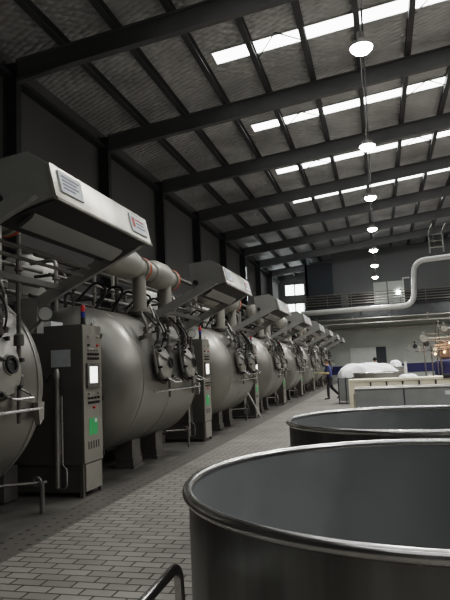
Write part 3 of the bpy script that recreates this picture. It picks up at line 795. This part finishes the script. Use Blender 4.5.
# ------------------------------------------------------------------ people
def skin(name, verts, edges, radii, m, parent, root=0, sub=2):
    me = bpy.data.meshes.new(name); me.from_pydata(verts, edges, []); me.materials.append(m)
    o = bpy.data.objects.new(name, me); COL.objects.link(o)
    o.parent = parent
    sk = o.modifiers.new('skin', 'SKIN'); sk.use_smooth_shade = True
    if not me.skin_vertices: me.skin_vertices.new()
    for i, r in enumerate(radii):
        rr = r if isinstance(r, tuple) else (r, r)
        me.skin_vertices[0].data[i].radius = rr
        me.skin_vertices[0].data[i].use_root = (i == root)
    s2 = o.modifiers.new('smooth', 'SUBSURF'); s2.levels = sub; s2.render_levels = sub
    return o
def person(label, loc, rz, J, tray=False):
    # local: facing +Y, right is +X
    t = thing('person', label, 'person', loc, None, rz)
    V = []; E = []; Rr = []
    def add(p, r, par=None):
        V.append(p); Rr.append(r)
        if par is not None: E.append((par, len(V)-1))
        return len(V)-1
    pel = add(J['pelvis'], (.13,.10)); wa = add(J['waist'], (.125,.09), pel); ch = add(J['chest'], (.15,.105), wa)
    ub = add(J['upper'], (.10,.08), ch); nk = add(J['neck'], .05, ub); hb = add(J['jaw'], (.055,.065), nk); hm = add(J['head'], (.072,.088), hb); ht = add(J['crown'], (.055,.065), hm)
    for s in 'LR':
        sh = add(J['sh'+s], .058, ub); el = add(J['el'+s], .04, sh); wr = add(J['wr'+s], .027, el); pa = add(J['pa'+s], (.036,.018), wr)
        P = Vector(J['pa'+s]); D = (P - Vector(J['wr'+s])).normalized(); side = D.cross(Vector((0,0,1))).normalized()
        for q, (off, ln) in enumerate(((-.03,.06), (-.011,.075), (.01,.072), (.03,.055))):
            k1 = add(tuple(P + side*off + D*.035), .0095, pa); add(tuple(P + side*off + D*(.035+ln*.8) + Vector((0,0,-.012))), .008, k1)
        sg = 1 if s == 'L' else -1
        k1 = add(tuple(P - D*.02 + side*.04*sg), .011, pa); add(tuple(P + D*.03 + side*.062*sg), .009, k1)
        hp = add(J['hp'+s], .085, pel); kn = add(J['kn'+s], .058, hp); an = add(J['an'+s], .036, kn); to = add(J['to'+s], .03, an)
    b = skin('body', V, E, Rr, M['skin'], t)
    H = Vector(J['head'])
    # face details on the body's head
    F = Vector(J.get('face', (0,1,0))).normalized(); Rt = F.cross(Vector((0,0,1))).normalized()
    ms = MB().ball(tuple(H + F*.10 + Vector((0,0,-.012))), .014, 1, 1.2, 1.6); ms.build('nose', M['skin'], t)
    for s in (-1, 1):
        ms = MB().ball(tuple(H + F*.088 + Rt*.032*s + Vector((0,0,.018))), .009); ms.build('eye', M['hair'], t)
        ms = MB().ball(tuple(H + Rt*.088*s + Vector((0,0,-.005))), .022, .5, 1, 1.5); ms.build('ear', M['skin'], t)
    ms = MB().ball(tuple(H + F*.085 + Vector((0,0,-.052))), .02, 1.3, .5, .3); ms.build('mouth', M['red_ink'], t)
    hr = MB().ball(tuple(H + Vector((0,0,.045)) - F*.022), .108, .98, 1.08, .95)
    for v in hr.b.verts:
        if (v.co - H).dot(F) > .02 and v.co.z < H.z + .07: v.co -= F*.07
        if v.co.z < H.z - .03: v.co.z = H.z - .03
    hr.build('hair', M['hair'], t)
    # shirt
    V2=[];E2=[];R2=[]
    def a2(p, r, par=None):
        V2.append(p); R2.append(r)
        if par is not None: E2.append((par, len(V2)-1))
        return len(V2)-1
    p0 = a2(tuple(Vector(J['pelvis'])+Vector((0,0,-.06))), (.165,.13)); p1 = a2(J['waist'], (.15,.112), p0); p2 = a2(J['chest'], (.17,.125), p1); p3 = a2(J['upper'], (.125,.10), p2)
    p4 = a2(tuple(Vector(J['neck'])*.6+Vector(J['upper'])*.4), (.07,.07), p3)
    for s in 'LR':
        q1 = a2(J['sh'+s], .075, p3); a = Vector(J['el'+s]); bq = Vector(J['wr'+s])
        q2 = a2(tuple(a), .057, q1); a2(tuple(a.lerp(bq, .25)), .05, q2)
    skin('shirt', V2, E2, R2, M['shirt'], t)
    V2=[];E2=[];R2=[]
    p0 = a2(J['pelvis'], (.148,.115))
    a2(tuple(Vector(J['pelvis'])+Vector((0,.01,.14))), (.138,.105), p0)
    for s in 'LR':
        q1 = a2(J['hp'+s], .10, p0); q2 = a2(J['kn'+s], .075, q1); a = Vector(J['kn'+s]).lerp(Vector(J['an'+s]), 1.05); a2(tuple(a), .062, q2)
    skin('trousers', V2, E2, R2, M['trouser'], t)
    for s in 'LR':
        A = Vector(J['an'+s]); T = Vector(J['to'+s]); D = (T-A).normalized()
        skin('shoe', [tuple(A-D*.07+Vector((0,0,-.045))), tuple(A+D*.02+Vector((0,0,-.035))), tuple(T), tuple(T+D*.06)], [(0,1),(1,2),(2,3)], [(.042,.04),(.045,.045),(.045,.032),(.035,.025)], M['darker'], t, 1)
    return t
Jw = dict(pelvis=(0,0,.92), waist=(0,.03,1.08), chest=(0,.06,1.28), upper=(0,.075,1.42), neck=(0,.09,1.50), jaw=(0,.12,1.56), head=(0,.125,1.625), crown=(0,.115,1.70),
 shL=(-.17,.07,1.40), elL=(-.25,.06,1.13), wrL=(-.17,.30,1.10), paL=(-.13,.37,1.12),
 shR=(.17,.07,1.40), elR=(.25,.08,1.13), wrR=(.10,.33,1.10), paR=(.02,.38,1.12),
 hpL=(-.09,0,.86), knL=(-.09,.16,.50), anL=(-.09,.16,.10), toL=(-.09,.30,.045),
 hpR=(.09,0,.86), knR=(.10,-.10,.50), anR=(.10,-.44,.17), toR=(.11,-.36,.055))
person('man in blue shirt and dark trousers walking left, carrying a yellow board', (-2.18, 26.0, 0), PI/2 + .5, Jw)
Bd = MB().box(-.36, .26, -.14, .12, -.012, .012, bev=.004)
bo = Bd.build('flat_board', M['yellow']); bo.location = (-2.18-.26, 26.0-.36, 1.165); bo.rotation_euler = (0, .05, .1)
tag(bo, 'flat yellow board held in front of the walking man', 'board')
Js = dict(Jw); Js.update(knL=(-.09,.02,.48), anL=(-.09,0,.10), toL=(-.09,.14,.045), knR=(.10,.02,.48), anR=(.10,0,.10), toR=(.10,.14,.045),
 elL=(-.24,.02,1.12), wrL=(-.2,.22,1.0), paL=(-.18,.29,.97), elR=(.24,.02,1.12), wrR=(.2,.22,1.0), paR=(.18,.29,.97))
person('person behind the white cloth heap, only dark hair showing', (-.25, 30.5, 0), 0, Js)

# ------------------------------------------------------------------ world and render look
w = bpy.data.worlds.new('world'); sc.world = w; w.use_nodes = True
w.node_tree.nodes['Background'].inputs[0].default_value = (.75,.85,1,1); w.node_tree.nodes['Background'].inputs[1].default_value = .6
sc.view_settings.view_transform = 'Filmic'; sc.view_settings.look = 'Medium High Contrast'; sc.view_settings.exposure = .33
sc.cycles.max_bounces = 6; sc.cycles.diffuse_bounces = 4; sc.cycles.glossy_bounces = 3
sc.cycles.use_denoising = True
